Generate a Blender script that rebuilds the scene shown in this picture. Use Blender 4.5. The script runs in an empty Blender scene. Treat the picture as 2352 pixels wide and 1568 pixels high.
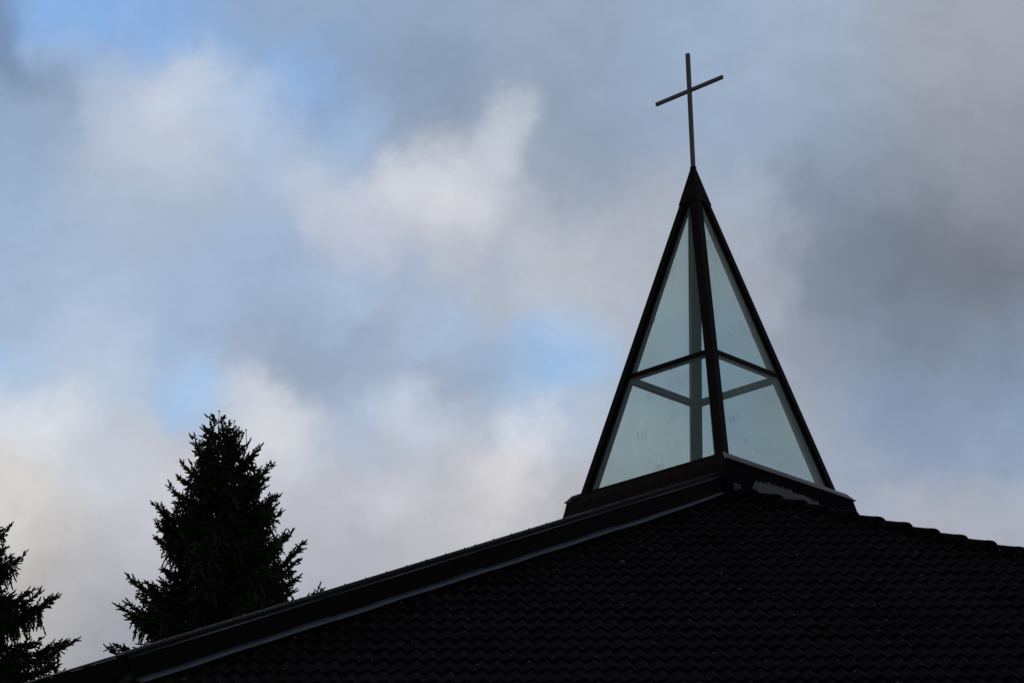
import bpy, bmesh, math, random
import numpy as np
from mathutils import Vector, Matrix

R = math.radians
scene = bpy.context.scene
COL = scene.collection

# ------------------------------------------------------------------ camera
EYE = 1.6
PITCH, ROLL = 0.3679, -0.0182
cp, sp = math.cos(PITCH), math.sin(PITCH)
cr, sr = math.cos(ROLL), math.sin(ROLL)
FWD = Vector((0, cp, sp))
EX = Vector((1, 0, 0)) * cr + Vector((0, -sp, cp)) * sr
EY = Vector((1, 0, 0)) * -sr + Vector((0, -sp, cp)) * cr
cam_data = bpy.data.cameras.new("camera")
cam = bpy.data.objects.new("camera", cam_data)
COL.objects.link(cam)
M = Matrix((EX, EY, -FWD)).transposed().to_4x4()
M.translation = (0, 0, EYE)
cam.matrix_world = M
cam_data.sensor_fit = 'HORIZONTAL'
cam_data.sensor_width = 36
cam_data.lens = 85.43
cam_data.clip_start = 0.1
cam_data.clip_end = 5000
scene.camera = cam

# ------------------------------------------------------------------ exposure
scene.view_settings.view_transform = 'Standard'
scene.view_settings.look = 'None'
scene.view_settings.exposure = 0
scene.view_settings.gamma = 1

# ------------------------------------------------------------------ sky
SUN_AZ, SUN_EL = -50.0, 9.0           # degrees, clockwise from +Y; hidden behind the cloud
SKY_STRENGTH = 0.06


def lin(c):
    c = c / 255.0
    return c / 12.92 if c <= 0.04045 else ((c + 0.055) / 1.055) ** 2.4


def lin3(r, g, b):
    return (lin(r), lin(g), lin(b))


def make_world():
    w = bpy.data.worlds.new("World")
    scene.world = w
    w.use_nodes = True
    w.cycles.sampling_method = 'MANUAL'
    w.cycles.sample_map_resolution = 512
    nt = w.node_tree
    nt.nodes.clear()
    N, L = nt.nodes, nt.links

    def node(kind, **kw):
        n = N.new(kind)
        for k, v in kw.items():
            setattr(n, k, v)
        return n

    def put(sock, v):
        if hasattr(v, 'is_linked') or isinstance(v, bpy.types.NodeSocket):
            L.new(v, sock)
        else:
            sock.default_value = v

    def m(op, a, b=None, c=None, clamp=False):
        n = node('ShaderNodeMath', operation=op, use_clamp=clamp)
        put(n.inputs[0], a)
        if b is not None:
            put(n.inputs[1], b)
        if c is not None:
            put(n.inputs[2], c)
        return n.outputs[0]

    def vm(op, a, b=None, scale=None):
        n = node('ShaderNodeVectorMath', operation=op)
        put(n.inputs[0], a)
        if b is not None:
            put(n.inputs[1], b)
        if scale is not None:
            put(n.inputs['Scale'], scale)
        return n.outputs['Value'] if op in ('DOT_PRODUCT', 'DISTANCE', 'LENGTH') else n.outputs['Vector']

    def noise(vec, scale, detail, rough, lac=2.0):
        n = node('ShaderNodeTexNoise')
        put(n.inputs['Vector'], vec)
        n.inputs['Scale'].default_value = scale
        n.inputs['Detail'].default_value = detail
        n.inputs['Roughness'].default_value = rough
        n.inputs['Lacunarity'].default_value = lac
        return n

    def mixc(f, a, b):
        n = node('ShaderNodeMix', data_type='RGBA')
        put(n.inputs[0], f)
        put(n.inputs[6], a)
        put(n.inputs[7], b)
        return n.outputs[2]

    d = node('ShaderNodeTexCoord').outputs['Generated']
    df = vm('DOT_PRODUCT', d, tuple(FWD))
    dx = vm('DOT_PRODUCT', d, tuple(EX))
    dy = vm('DOT_PRODUCT', d, tuple(EY))
    dfs = m('MAXIMUM', df, 0.2)
    F = 2.373
    qx = m('MULTIPLY', m('DIVIDE', dx, dfs), F)
    qy = m('MULTIPLY', m('DIVIDE', dy, dfs), -F)
    comb = node('ShaderNodeCombineXYZ')
    L.new(qx, comb.inputs[0])
    L.new(qy, comb.inputs[1])
    q0 = comb.outputs[0]
    # billowing: two scales of warp on the sheet the clouds hang on
    n1 = noise(q0, 4.5, 3.0, 0.5).outputs['Color']
    n2 = noise(q0, 11.0, 9.0, 0.62).outputs['Color']
    w1 = vm('MULTIPLY', vm('SUBTRACT', n1, (0.5, 0.5, 0.5)), (WARP1, WARP1, 0))
    w2 = vm('MULTIPLY', vm('SUBTRACT', n2, (0.5, 0.5, 0.5)), (WARP2, WARP2, 0))
    q = vm('ADD', vm('ADD', q0, w1), w2)
    acc_c, acc_w = None, None
    for (px, py, r, g, b, sg) in CLOUDS:
        c = ((px - 1176) / 2352, (py - 784) / 2352, 0)
        s = 0.86 * sg / 2352
        dist = vm('DISTANCE', q, c)
        e = m('MULTIPLY', m('MULTIPLY', dist, dist), -0.5 / (s * s))
        e = m('EXPONENT', e)
        col = vm('SCALE', lin3(r, g, b), scale=e)
        acc_c = col if acc_c is None else vm('ADD', acc_c, col)
        acc_w = e if acc_w is None else m('ADD', acc_w, e)
    base = lin3(168, 172, 186)
    acc_c = vm('ADD', acc_c, tuple(0.01 * x for x in base))
    acc_w = m('ADD', acc_w, 0.01)
    inv = m('DIVIDE', 1.0, acc_w)
    front = vm('SCALE', acc_c, scale=inv)
    # fine texture of the cloud: wisps, stronger where the cloud is bright
    wv = vm('ADD', vm('MULTIPLY', q0, (1.0, 1.35, 1.0)), vm('SCALE', w2, scale=0.9))
    det = noise(wv, 8.0, 9.0, 0.58).outputs['Fac']
    det2 = noise(vm('ADD', wv, (3.1, 7.7, 0.0)), 24.0, 7.0, 0.6).outputs['Fac']
    gain = m('MULTIPLY_ADD', m('SUBTRACT', det, 0.5), 0.27, 1.0)
    gain = m('ADD', gain, m('MULTIPLY', m('SUBTRACT', det2, 0.5), 0.15))
    front = vm('SCALE', front, scale=gain)
    # the rest of the dome: sky showing between dull cloud
    sky = node('ShaderNodeTexSky', sky_type='NISHITA')
    sky.sun_disc = False
    sky.sun_elevation = R(SUN_EL)
    sky.sun_rotation = R(SUN_AZ)
    skyc = vm('SCALE', sky.outputs[0], scale=SKY_STRENGTH)
    rest_n = noise(d, 3.0, 6.0, 0.6).outputs['Fac']
    mr = node('ShaderNodeMapRange')
    L.new(rest_n, mr.inputs[0])
    mr.inputs[1].default_value = 0.36
    mr.inputs[2].default_value = 0.56
    cover = mr.outputs[0]
    facing = m('MULTIPLY_ADD', df, 0.5, 0.5, clamp=True)
    side = m('MULTIPLY_ADD', dx, 0.5, 0.5, clamp=True)
    bright = m('ADD', m('MULTIPLY_ADD', m('POWER', facing, 2.0), 0.24, REAR), m('MULTIPLY', m('POWER', side, 3.0), SIDE))
    cloudc = vm('SCALE', (0.92, 0.97, 1.12), scale=bright)
    rest = mixc(cover, skyc, cloudc)
    mr2 = node('ShaderNodeMapRange')
    L.new(df, mr2.inputs[0])
    mr2.inputs[1].default_value = 0.80
    mr2.inputs[2].default_value = 0.955
    out = mixc(mr2.outputs[0], rest, front)
    bg = node('ShaderNodeBackground')
    L.new(out, bg.inputs[0])
    bg.inputs[1].default_value = 1.0
    o = node('ShaderNodeOutputWorld')
    L.new(bg.outputs[0], o.inputs[0])


WARP1, WARP2 = 0.05, 0.11
REAR, SIDE = 0.03, 0.26
# cloud patches: where they hang (sheet coordinates), colour, spread
CLOUDS = [
    (760, 470, 192, 198, 210, 60), (850, 440, 203, 208, 221, 50), (880, 530, 196, 200, 213, 60), (300, 330, 188, 197, 212, 60), (480, 310, 186, 196, 213, 60), (240, 400, 179, 190, 208, 70), (170, 50, 133, 178, 234, 50),
    (420, 400, 179, 189, 205, 70), (2200, 500, 120, 126, 137, 90), (2350, 500, 128, 134, 149, 90), (1980, 600, 119, 130, 145, 80), (270, 170, 173, 190, 213, 50), (370, 220, 191, 199, 213, 50), (425, 212, 200, 209, 223, 50),
    (500, 200, 188, 204, 227, 50), (590, 225, 170, 190, 217, 50), (605, 262, 192, 210, 237, 50), (390, 310, 198, 205, 219, 50), (800, 300, 162, 196, 235, 50), (875, 250, 164, 186, 216, 50), (675, 160, 142, 178, 223, 50),
    (975, 370, 201, 207, 217, 50), (950, 425, 227, 229, 235, 50), (1030, 465, 235, 235, 239, 50), (1125, 365, 207, 213, 223, 50), (1165, 300, 189, 197, 209, 50), (1020, 340, 163, 174, 190, 50), (710, 450, 196, 205, 220, 50),
    (770, 350, 174, 193, 219, 50), (1040, 505, 216, 219, 228, 50), (625, 400, 178, 196, 222, 50), (950, 675, 165, 180, 200, 50), (775, 665, 176, 197, 224, 50), (76, 893, 176, 196, 219, 50), (35, 930, 216, 221, 228, 50),
    (88, 969, 228, 231, 238, 50), (176, 945, 212, 217, 222, 50), (469, 905, 173, 204, 239, 50), (562, 945, 217, 220, 227, 50), (621, 986, 235, 234, 236, 50), (703, 1027, 207, 211, 221, 50), (949, 945, 212, 221, 236, 50),
    (996, 969, 204, 216, 231, 50), (844, 974, 177, 192, 214, 50), (1207, 980, 220, 224, 235, 50), (1189, 1021, 227, 227, 232, 50), (1113, 1062, 211, 213, 220, 50), (1172, 1109, 221, 219, 222, 50), (996, 1027, 187, 193, 204, 50),
    (890, 1127, 216, 218, 227, 50), (1166, 922, 165, 196, 228, 50), (1289, 834, 162, 199, 240, 50), (996, 775, 182, 203, 231, 50), (1336, 781, 165, 200, 238, 50), (703, 863, 148, 164, 185, 50), (12, 1127, 215, 211, 207, 50),
    (20, 20, 119, 146, 185, 50), (1790, 700, 169, 174, 186, 50), (1740, 480, 169, 180, 195, 50), (-60, 40, 120, 148, 187, 90), (40, 130, 115, 136, 166, 70), (110, 30, 145, 186, 238, 60), (300, 60, 139, 175, 223, 90),
    (520, 90, 137, 170, 212, 80), (720, 190, 140, 175, 220, 80), (120, 110, 166, 191, 224, 40), (640, 40, 149, 170, 199, 90), (900, 60, 146, 166, 193, 120), (1250, 60, 149, 166, 189, 140), (1600, 60, 155, 174, 200, 120),
    (1900, 60, 161, 177, 198, 120), (2250, 60, 158, 164, 176, 120), (60, 260, 146, 166, 192, 90), (250, 230, 170, 184, 205, 80), (440, 220, 187, 199, 216, 70), (350, 340, 188, 200, 216, 90), (570, 260, 180, 198, 225, 70),
    (90, 420, 154, 176, 203, 110), (820, 240, 133, 151, 181, 100), (1000, 230, 138, 156, 179, 110), (830, 330, 161, 179, 204, 60), (600, 400, 167, 184, 209, 90), (350, 500, 170, 185, 206, 100), (100, 600, 161, 181, 208, 110),
    (1150, 320, 202, 209, 220, 55), (1080, 400, 193, 199, 211, 70), (960, 450, 204, 207, 216, 75), (1300, 320, 144, 158, 177, 90), (1350, 440, 154, 166, 182, 80), (1480, 250, 145, 162, 186, 100), (820, 500, 190, 195, 209, 80),
    (1030, 550, 186, 189, 200, 90), (1300, 580, 185, 191, 201, 100), (1440, 700, 179, 184, 195, 90), (700, 640, 159, 179, 206, 110), (450, 680, 160, 181, 210, 120), (200, 760, 179, 196, 219, 110), (950, 700, 166, 182, 205, 90),
    (1150, 680, 170, 181, 197, 80), (1050, 790, 165, 185, 213, 60), (1270, 830, 151, 185, 224, 65), (1340, 780, 167, 188, 215, 50), (800, 850, 151, 168, 192, 90), (550, 850, 156, 171, 193, 100), (1000, 880, 146, 161, 183, 80),
    (1170, 930, 141, 168, 198, 50), (60, 885, 154, 186, 221, 45), (-60, 870, 158, 193, 230, 60), (440, 905, 167, 199, 236, 60), (250, 900, 185, 200, 219, 60), (80, 985, 210, 213, 221, 65), (-80, 990, 208, 212, 221, 80),
    (250, 1030, 194, 200, 212, 80), (640, 990, 194, 197, 207, 75), (820, 960, 170, 184, 204, 70), (1000, 1010, 176, 182, 193, 80), (1200, 1000, 201, 206, 219, 60), (1330, 960, 180, 193, 210, 70), (900, 1120, 188, 190, 200, 90),
    (1140, 1110, 209, 206, 206, 70), (40, 1170, 216, 213, 210, 110), (350, 1180, 199, 200, 207, 110), (700, 1180, 189, 191, 201, 110), (1000, 1240, 195, 194, 200, 100), (1250, 1150, 179, 180, 188, 90), (850, 1300, 173, 174, 183, 110),
    (250, 1330, 178, 179, 186, 110), (60, 1400, 180, 178, 176, 120), (300, 1500, 153, 156, 167, 110), (800, 1400, 166, 170, 183, 110), (1700, 330, 155, 172, 197, 120), (1700, 550, 162, 171, 185, 100), (1500, 520, 171, 177, 189, 90),
    (1900, 300, 148, 163, 185, 110), (1900, 480, 129, 140, 157, 90), (2080, 600, 111, 122, 136, 100), (2280, 640, 112, 118, 129, 110), (2100, 380, 133, 143, 157, 110), (2320, 350, 145, 150, 163, 120), (2120, 200, 156, 163, 174, 120),
    (1960, 700, 130, 142, 158, 90), (2200, 780, 128, 141, 160, 100), (1780, 700, 158, 164, 179, 70), (1880, 820, 143, 152, 166, 80), (2350, 850, 130, 147, 171, 110), (2050, 920, 133, 150, 176, 100), (1950, 1050, 156, 168, 186, 80),
    (2120, 1040, 137, 154, 179, 80), (2300, 1020, 143, 160, 187, 100), (2050, 1150, 172, 178, 192, 70), (2300, 1180, 168, 175, 186, 90), (1850, 950, 161, 169, 182, 70), (1450, 1050, 178, 185, 197, 90), (1600, 850, 154, 171, 197, 120),
    (2150, 1300, 169, 172, 183, 110),
]
make_world()

sun_data = bpy.data.lights.new("sun", 'SUN')
sun_data.energy = 0.5
sun_data.angle = R(14)
sun_data.color = (1.0, 0.9, 0.78)
sun = bpy.data.objects.new("sun", sun_data)
COL.objects.link(sun)
a, e = R(SUN_AZ), R(SUN_EL)
sdir = Vector((math.sin(a) * math.cos(e), math.cos(a) * math.cos(e), math.sin(e)))
sun.rotation_euler = sdir.to_track_quat('Z', 'Y').to_euler()


# ------------------------------------------------------------------ materials
def base_mat(name):
    mt = bpy.data.materials.new(name)
    mt.use_nodes = True
    nt = mt.node_tree
    return mt, nt, nt.nodes['Principled BSDF']


def mottled(name, c1, c2, rough, scale=4.0, metallic=0.0, bump=0.0, bump_scale=60.0, spec=0.5, stretch=(1, 1, 1), rough_var=0.1):
    mt, nt, p = base_mat(name)
    N, L = nt.nodes, nt.links
    tc = N.new('ShaderNodeTexCoord')
    mp = N.new('ShaderNodeMapping')
    mp.inputs['Scale'].default_value = stretch
    L.new(tc.outputs['Object'], mp.inputs[0])
    n = N.new('ShaderNodeTexNoise')
    n.inputs['Scale'].default_value = scale
    n.inputs['Detail'].default_value = 6
    n.inputs['Roughness'].default_value = 0.65
    L.new(mp.outputs[0], n.inputs['Vector'])
    rp = N.new('ShaderNodeValToRGB')
    rp.color_ramp.elements[0].position = 0.32
    rp.color_ramp.elements[1].position = 0.68
    rp.color_ramp.elements[0].color = (*c1, 1)
    rp.color_ramp.elements[1].color = (*c2, 1)
    L.new(n.outputs['Fac'], rp.inputs[0])
    L.new(rp.outputs[0], p.inputs['Base Color'])
    mr = N.new('ShaderNodeMapRange')
    mr.inputs[3].default_value = max(0.02, rough - rough_var)
    mr.inputs[4].default_value = min(1, rough + rough_var)
    L.new(n.outputs['Fac'], mr.inputs[0])
    L.new(mr.outputs[0], p.inputs['Roughness'])
    p.inputs['Metallic'].default_value = metallic
    p.inputs['Specular IOR Level'].default_value = spec
    if bump:
        n2 = N.new('ShaderNodeTexNoise')
        n2.inputs['Scale'].default_value = bump_scale
        n2.inputs['Detail'].default_value = 4
        L.new(tc.outputs['Object'], n2.inputs['Vector'])
        b = N.new('ShaderNodeBump')
        b.inputs['Strength'].default_value = bump
        b.inputs['Distance'].default_value = 0.01
        L.new(n2.outputs['Fac'], b.inputs['Height'])
        L.new(b.outputs[0], p.inputs['Normal'])
    return mt, nt, p


M_BROWN = mottled('brown_painted_metal', (0.0165, 0.0100, 0.0088), (0.0230, 0.0145, 0.0128), 0.5, 3, bump=0.15, bump_scale=120, spec=0.05)[0]
M_INNER = mottled('grey_inner_metal', (0.23, 0.195, 0.21), (0.28, 0.24, 0.26), 0.6, 2)[0]
M_SILL = mottled('weathered_sill_metal', (0.15, 0.14, 0.148), (0.25, 0.235, 0.245), 0.45, 7, bump=0.2, bump_scale=200)[0]
M_CURB = mottled('bitumen_felt', (0.006, 0.006, 0.008), (0.011, 0.011, 0.013), 0.85, 5, bump=0.5, bump_scale=150, spec=0.03)[0]
M_BARE = mottled('bare_grey_felt', (0.18, 0.18, 0.18), (0.24, 0.236, 0.235), 0.9, 9, bump=0.4, bump_scale=200, spec=0.1)[0]
M_CROSS = mottled('weathered_bronze', (0.17, 0.15, 0.14), (0.29, 0.26, 0.245), 0.6, 9, bump=0.3, bump_scale=90)[0]
M_BAND = mottled('dark_sheet_metal', (0.0105, 0.0078, 0.0086), (0.0150, 0.0112, 0.0122), 0.55, 1.5, bump=0.1, bump_scale=40, spec=0.02)[0]
M_COPING = mottled('coping_metal', (0.0075, 0.0075, 0.0085), (0.013, 0.013, 0.0145), 0.5, 3, spec=0.15)[0]
M_BEAD = mottled('bead_highlight_metal', (0.10, 0.11, 0.125), (0.26, 0.28, 0.31), 0.3, 0.45, metallic=0.6)[0]  # lighter colour stands in for the highlight along the coping edge
M_LEAD = mottled('lead_flashing', (0.074, 0.096, 0.135), (0.112, 0.14, 0.188), 0.5, 2.2, metallic=0.0, bump=0.3, bump_scale=9)[0]
M_BRICK = mottled('dark_brick', (0.10, 0.06, 0.045), (0.16, 0.09, 0.07), 0.9, 6, bump=0.4)[0]
M_BARK = mottled('spruce_bark', (0.035, 0.025, 0.018), (0.07, 0.05, 0.037), 0.9, 12, bump=0.6, bump_scale=40)[0]
M_NEEDLE = mottled('spruce_needles', (0.024, 0.040, 0.016), (0.066, 0.095, 0.034), 0.7, 1.4, spec=0.15)[0]
M_CONE = mottled('spruce_cones', (0.05, 0.026, 0.013), (0.085, 0.045, 0.022), 0.8, 30, spec=0.2)[0]
M_GRASS = mottled('meadow_grass', (0.03, 0.05, 0.015), (0.06, 0.08, 0.03), 0.9, 0.8, bump=0.5, bump_scale=3)[0]


def tile_mat():
    mt, nt, p = mottled('concrete_roof_tile', (0.0130, 0.0097, 0.0107), (0.0205, 0.0155, 0.0168), 0.8, 5.0, bump=0.6, bump_scale=170, spec=0.03)
    N, L = nt.nodes, nt.links
    src = p.inputs['Base Color'].links[0].from_socket
    tc = N.new('ShaderNodeTexCoord')
    oi = N.new('ShaderNodeObjectInfo')
    shift = N.new('ShaderNodeVectorMath')
    shift.operation = 'ADD'
    L.new(tc.outputs['Object'], shift.inputs[0])
    L.new(oi.outputs['Location'], shift.inputs[1])
    # lichen flecks: few cells of a Voronoi grow a small round spot
    st = N.new('ShaderNodeTexNoise')
    st.inputs['Scale'].default_value = 0.75
    st.inputs['Detail'].default_value = 7
    st.inputs['Roughness'].default_value = 0.7
    L.new(shift.outputs[0], st.inputs['Vector'])
    tone = N.new('ShaderNodeAttribute')
    tone.attribute_name = 'tile_tone'
    stm = N.new('ShaderNodeMapRange')
    stm.inputs[1].default_value = 0.3
    stm.inputs[2].default_value = 0.7
    stm.inputs[3].default_value = 0.72
    stm.inputs[4].default_value = 1.3
    L.new(st.outputs['Fac'], stm.inputs[0])
    addt = N.new('ShaderNodeMath')
    addt.operation = 'ADD'
    L.new(stm.outputs[0], addt.inputs[0])
    L.new(tone.outputs['Fac'], addt.inputs[1])
    scl = N.new('ShaderNodeVectorMath')
    scl.operation = 'SCALE'
    L.new(src, scl.inputs[0])
    L.new(addt.outputs[0], scl.inputs['Scale'])
    prev = scl.outputs[0]
    for sc, thr, rad, colr in ((9.0, 0.50, 0.17, (0.19, 0.195, 0.18)), (4.3, 0.95, 0.14, (0.30, 0.32, 0.27))):
        v = N.new('ShaderNodeTexVoronoi')
        v.inputs['Scale'].default_value = sc
        L.new(shift.outputs[0], v.inputs['Vector'])
        sep = N.new('ShaderNodeSeparateColor')
        L.new(v.outputs['Color'], sep.inputs[0])
        gt = N.new('ShaderNodeMath')
        gt.operation = 'GREATER_THAN'
        L.new(sep.outputs[0], gt.inputs[0])
        gt.inputs[1].default_value = thr
        sz = N.new('ShaderNodeMath')
        sz.operation = 'MULTIPLY'
        L.new(sep.outputs[1], sz.inputs[0])
        sz.inputs[1].default_value = rad
        lt = N.new('ShaderNodeMath')
        lt.operation = 'LESS_THAN'
        L.new(v.outputs['Distance'], lt.inputs[0])
        L.new(sz.outputs[0], lt.inputs[1])
        mu = N.new('ShaderNodeMath')
        mu.operation = 'MULTIPLY'
        L.new(gt.outputs[0], mu.inputs[0])
        L.new(lt.outputs[0], mu.inputs[1])
        mx = N.new('ShaderNodeMix')
        mx.data_type = 'RGBA'
        L.new(mu.outputs[0], mx.inputs[0])
        L.new(prev, mx.inputs[6])
        mx.inputs[7].default_value = (*colr, 1)
        prev = mx.outputs[2]
    L.new(prev, p.inputs['Base Color'])
    return mt


M_TILE = tile_mat()


def glass_mat():
    mt = bpy.data.materials.new('milky_green_glass')
    mt.use_nodes = True
    nt = mt.node_tree
    nt.nodes.clear()
    N, L = nt.nodes, nt.links
    tr = N.new('ShaderNodeBsdfTransparent')
    tr.inputs[0].default_value = (0.945, 0.993, 0.975, 1)
    df = N.new('ShaderNodeBsdfDiffuse')
    df.inputs[0].default_value = (0.50, 0.58, 0.57, 1)
    tl = N.new('ShaderNodeBsdfTranslucent')
    tl.inputs[0].default_value = (0.58, 0.72, 0.72, 1)
    dirt = N.new('ShaderNodeBsdfDiffuse')
    dirt.inputs[0].default_value = (0.03, 0.035, 0.03, 1)
    gl = N.new('ShaderNodeBsdfGlossy')
    gl.inputs['Roughness'].default_value = 0.04
    fr = N.new('ShaderNodeFresnel')
    geo = N.new('ShaderNodeNewGeometry')
    ior = N.new('ShaderNodeMapRange')       # same reflection from both sides of the sheet
    ior.inputs[3].default_value = 1.45
    ior.inputs[4].default_value = 1 / 1.45
    L.new(geo.outputs['Backfacing'], ior.inputs[0])
    L.new(ior.outputs[0], fr.inputs[0])
    a1 = N.new('ShaderNodeMixShader')
    a1.inputs[0].default_value = 0.65
    L.new(df.outputs[0], a1.inputs[1])
    L.new(tl.outputs[0], a1.inputs[2])
    a2 = N.new('ShaderNodeMixShader')      # milkiness
    L.new(tr.outputs[0], a2.inputs[1])
    L.new(a1.outputs[0], a2.inputs[2])
    tc = N.new('ShaderNodeTexCoord')
    nb = N.new('ShaderNodeTexNoise')
    nb.inputs['Scale'].default_value = 1.3
    nb.inputs['Detail'].default_value = 5
    L.new(tc.outputs['Object'], nb.inputs['Vector'])
    mrb = N.new('ShaderNodeMapRange')
    mrb.inputs[3].default_value = 0.08
    mrb.inputs[4].default_value = 0.16
    L.new(nb.outputs['Fac'], mrb.inputs[0])
    L.new(mrb.outputs[0], a2.inputs[0])
    # dark streaks running down the pane
    mp = N.new('ShaderNodeMapping')
    mp.inputs['Scale'].default_value = (62, 62, 1.7)
    L.new(tc.outputs['Object'], mp.inputs[0])
    n = N.new('ShaderNodeTexNoise')
    n.inputs['Scale'].default_value = 1.0
    n.inputs['Detail'].default_value = 5
    n.inputs['Roughness'].default_value = 0.7
    L.new(mp.outputs[0], n.inputs['Vector'])
    n3 = N.new('ShaderNodeTexNoise')
    n3.inputs['Scale'].default_value = 2.1
    n3.inputs['Detail'].default_value = 2
    L.new(tc.outputs['Object'], n3.inputs['Vector'])
    mulp = N.new('ShaderNodeMath')
    mulp.operation = 'MULTIPLY'
    L.new(n.outputs['Fac'], mulp.inputs[0])
    L.new(n3.outputs['Fac'], mulp.inputs[1])
    mr = N.new('ShaderNodeMapRange')
    mr.inputs[1].default_value = 0.375
    mr.inputs[2].default_value = 0.46
    mr.inputs[3].default_value = 0.0
    mr.inputs[4].default_value = 0.45
    L.new(mulp.outputs[0], mr.inputs[0])
    a3 = N.new('ShaderNodeMixShader')
    L.new(mr.outputs[0], a3.inputs[0])
    L.new(a2.outputs[0], a3.inputs[1])
    L.new(dirt.outputs[0], a3.inputs[2])
    a4 = N.new('ShaderNodeMixShader')
    L.new(fr.outputs[0], a4.inputs[0])
    L.new(a3.outputs[0], a4.inputs[1])
    L.new(gl.outputs[0], a4.inputs[2])
    o = N.new('ShaderNodeOutputMaterial')
    L.new(a4.outputs[0], o.inputs[0])
    return mt


M_GLASS = glass_mat()


# ------------------------------------------------------------------ object helpers
def empty(name, loc, label, cat, group=None):
    o = bpy.data.objects.new(name, None)
    o.empty_display_size = 0.3
    o.location = loc
    COL.objects.link(o)
    o['label'] = label
    o['category'] = cat
    if group:
        o['group'] = group
    return o


class MB:
    """collects vertices and faces given in world coordinates"""

    def __init__(self):
        self.v, self.f = [], []

    def loft(self, rings, cap=True):
        b = len(self.v)
        n = len(rings[0])
        for r in rings:
            self.v += [tuple(p) for p in r]
        for i in range(len(rings) - 1):
            for j in range(n):
                k = (j + 1) % n
                self.f.append((b + i * n + j, b + i * n + k, b + (i + 1) * n + k, b + (i + 1) * n + j))
        if cap:
            self.f.append(tuple(b + j for j in reversed(range(n))))
            self.f.append(tuple(b + (len(rings) - 1) * n + j for j in range(n)))
        return self

    def box(self, o, x, y, z, x0, x1, y0, y1, z0, z1):
        o, x, y, z = Vector(o), Vector(x), Vector(y), Vector(z)
        r = []
        for c in (z0, z1):
            r.append([o + x * a_ + y * b_ + z * c for a_, b_ in ((x0, y0), (x1, y0), (x1, y1), (x0, y1))])
        return self.loft(r)

    def dome(self, c, n, r, hgt=None):
        c, n = Vector(c), Vector(n).normalized()
        t = n.orthogonal().normalized()
        s = n.cross(t)
        hgt = hgt or r
        rings = []
        for ang in (0, 35, 65):
            rr, hh = r * math.cos(R(ang)), hgt * math.sin(R(ang))
            rings.append([c + n * hh + (t * math.cos(k * PI / 3) + s * math.sin(k * PI / 3)) * rr for k in range(6)])
        return self.loft(rings)

    def build(self, name, mat, parent=None, smooth=False, bevel=0.0, label=None):
        me = bpy.data.meshes.new(name)
        off = Vector((0, 0, 0))
        if parent is not None:
            off = parent_origin(parent)
        me.from_pydata([tuple(Vector(p) - off) for p in self.v], [], self.f)
        bm = bmesh.new()
        bm.from_mesh(me)
        bmesh.ops.recalc_face_normals(bm, faces=bm.faces)
        if bevel:
            bmesh.ops.bevel(bm, geom=[ed for ed in bm.edges if len(ed.link_faces) == 2 and ed.calc_face_angle(0) > 0.4],
                            offset=bevel, segments=1, affect='EDGES', clamp_overlap=True)
        bm.to_mesh(me)
        bm.free()
        me.materials.append(mat)
        if smooth:
            me.polygons.foreach_set('use_smooth', [True] * len(me.polygons))
        o = bpy.data.objects.new(name, me)
        COL.objects.link(o)
        if parent is not None:
            o.parent = parent
        if label:
            o['label'] = label
        return o


PI = math.pi


def parent_origin(p):
    v = Vector((0, 0, 0))
    while p is not None:
        v += p.location
        p = p.parent
    return v


# ------------------------------------------------------------------ ground
g = MB()
g.v = [(-900, -900, 0), (900, -900, 0), (900, 900, 0), (-900, 900, 0)]
g.f = [(0, 1, 2, 3)]
go = g.build('ground', M_GRASS)
go['kind'] = 'structure'

# ------------------------------------------------------------------ church roof
H = Vector((0.9990486, 0.04361068, 0))
DN = Vector((0.03799896, -0.87049339, -0.49071105))
NR = Vector((0.02140024, -0.49024418, 0.87132237))
O0 = Vector((0.0229, 24.3554, 6.6467 + EYE))
COURSE, WAVE = 0.3628, 0.15
UA, VA = 3.0, -4.88                       # top of the front slope
V_EAVE = 4.0


def RP(u, v, h=0.0):
    return O0 + H * u + DN * v + NR * h


def left_u(v):
    return 2.9 - (v + 4.74) * 0.79


def right_u(v):
    return 4.10 + (v + 3.4) * 0.79


church = empty('church', (2.0, 30.0, 0), 'dark tiled church roof with a hip of ridge tiles, carrying the glass steeple', 'church')

rng = np.random.default_rng(5)


def tile_profile(t):
    ph = np.where(t < 0.33, 0.5 * t / 0.33, 0.5 + 0.5 * (t - 0.33) / 0.67)
    s = 0.5 - 0.5 * np.cos(2 * np.pi * ph)
    return -0.036 * s


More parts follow.
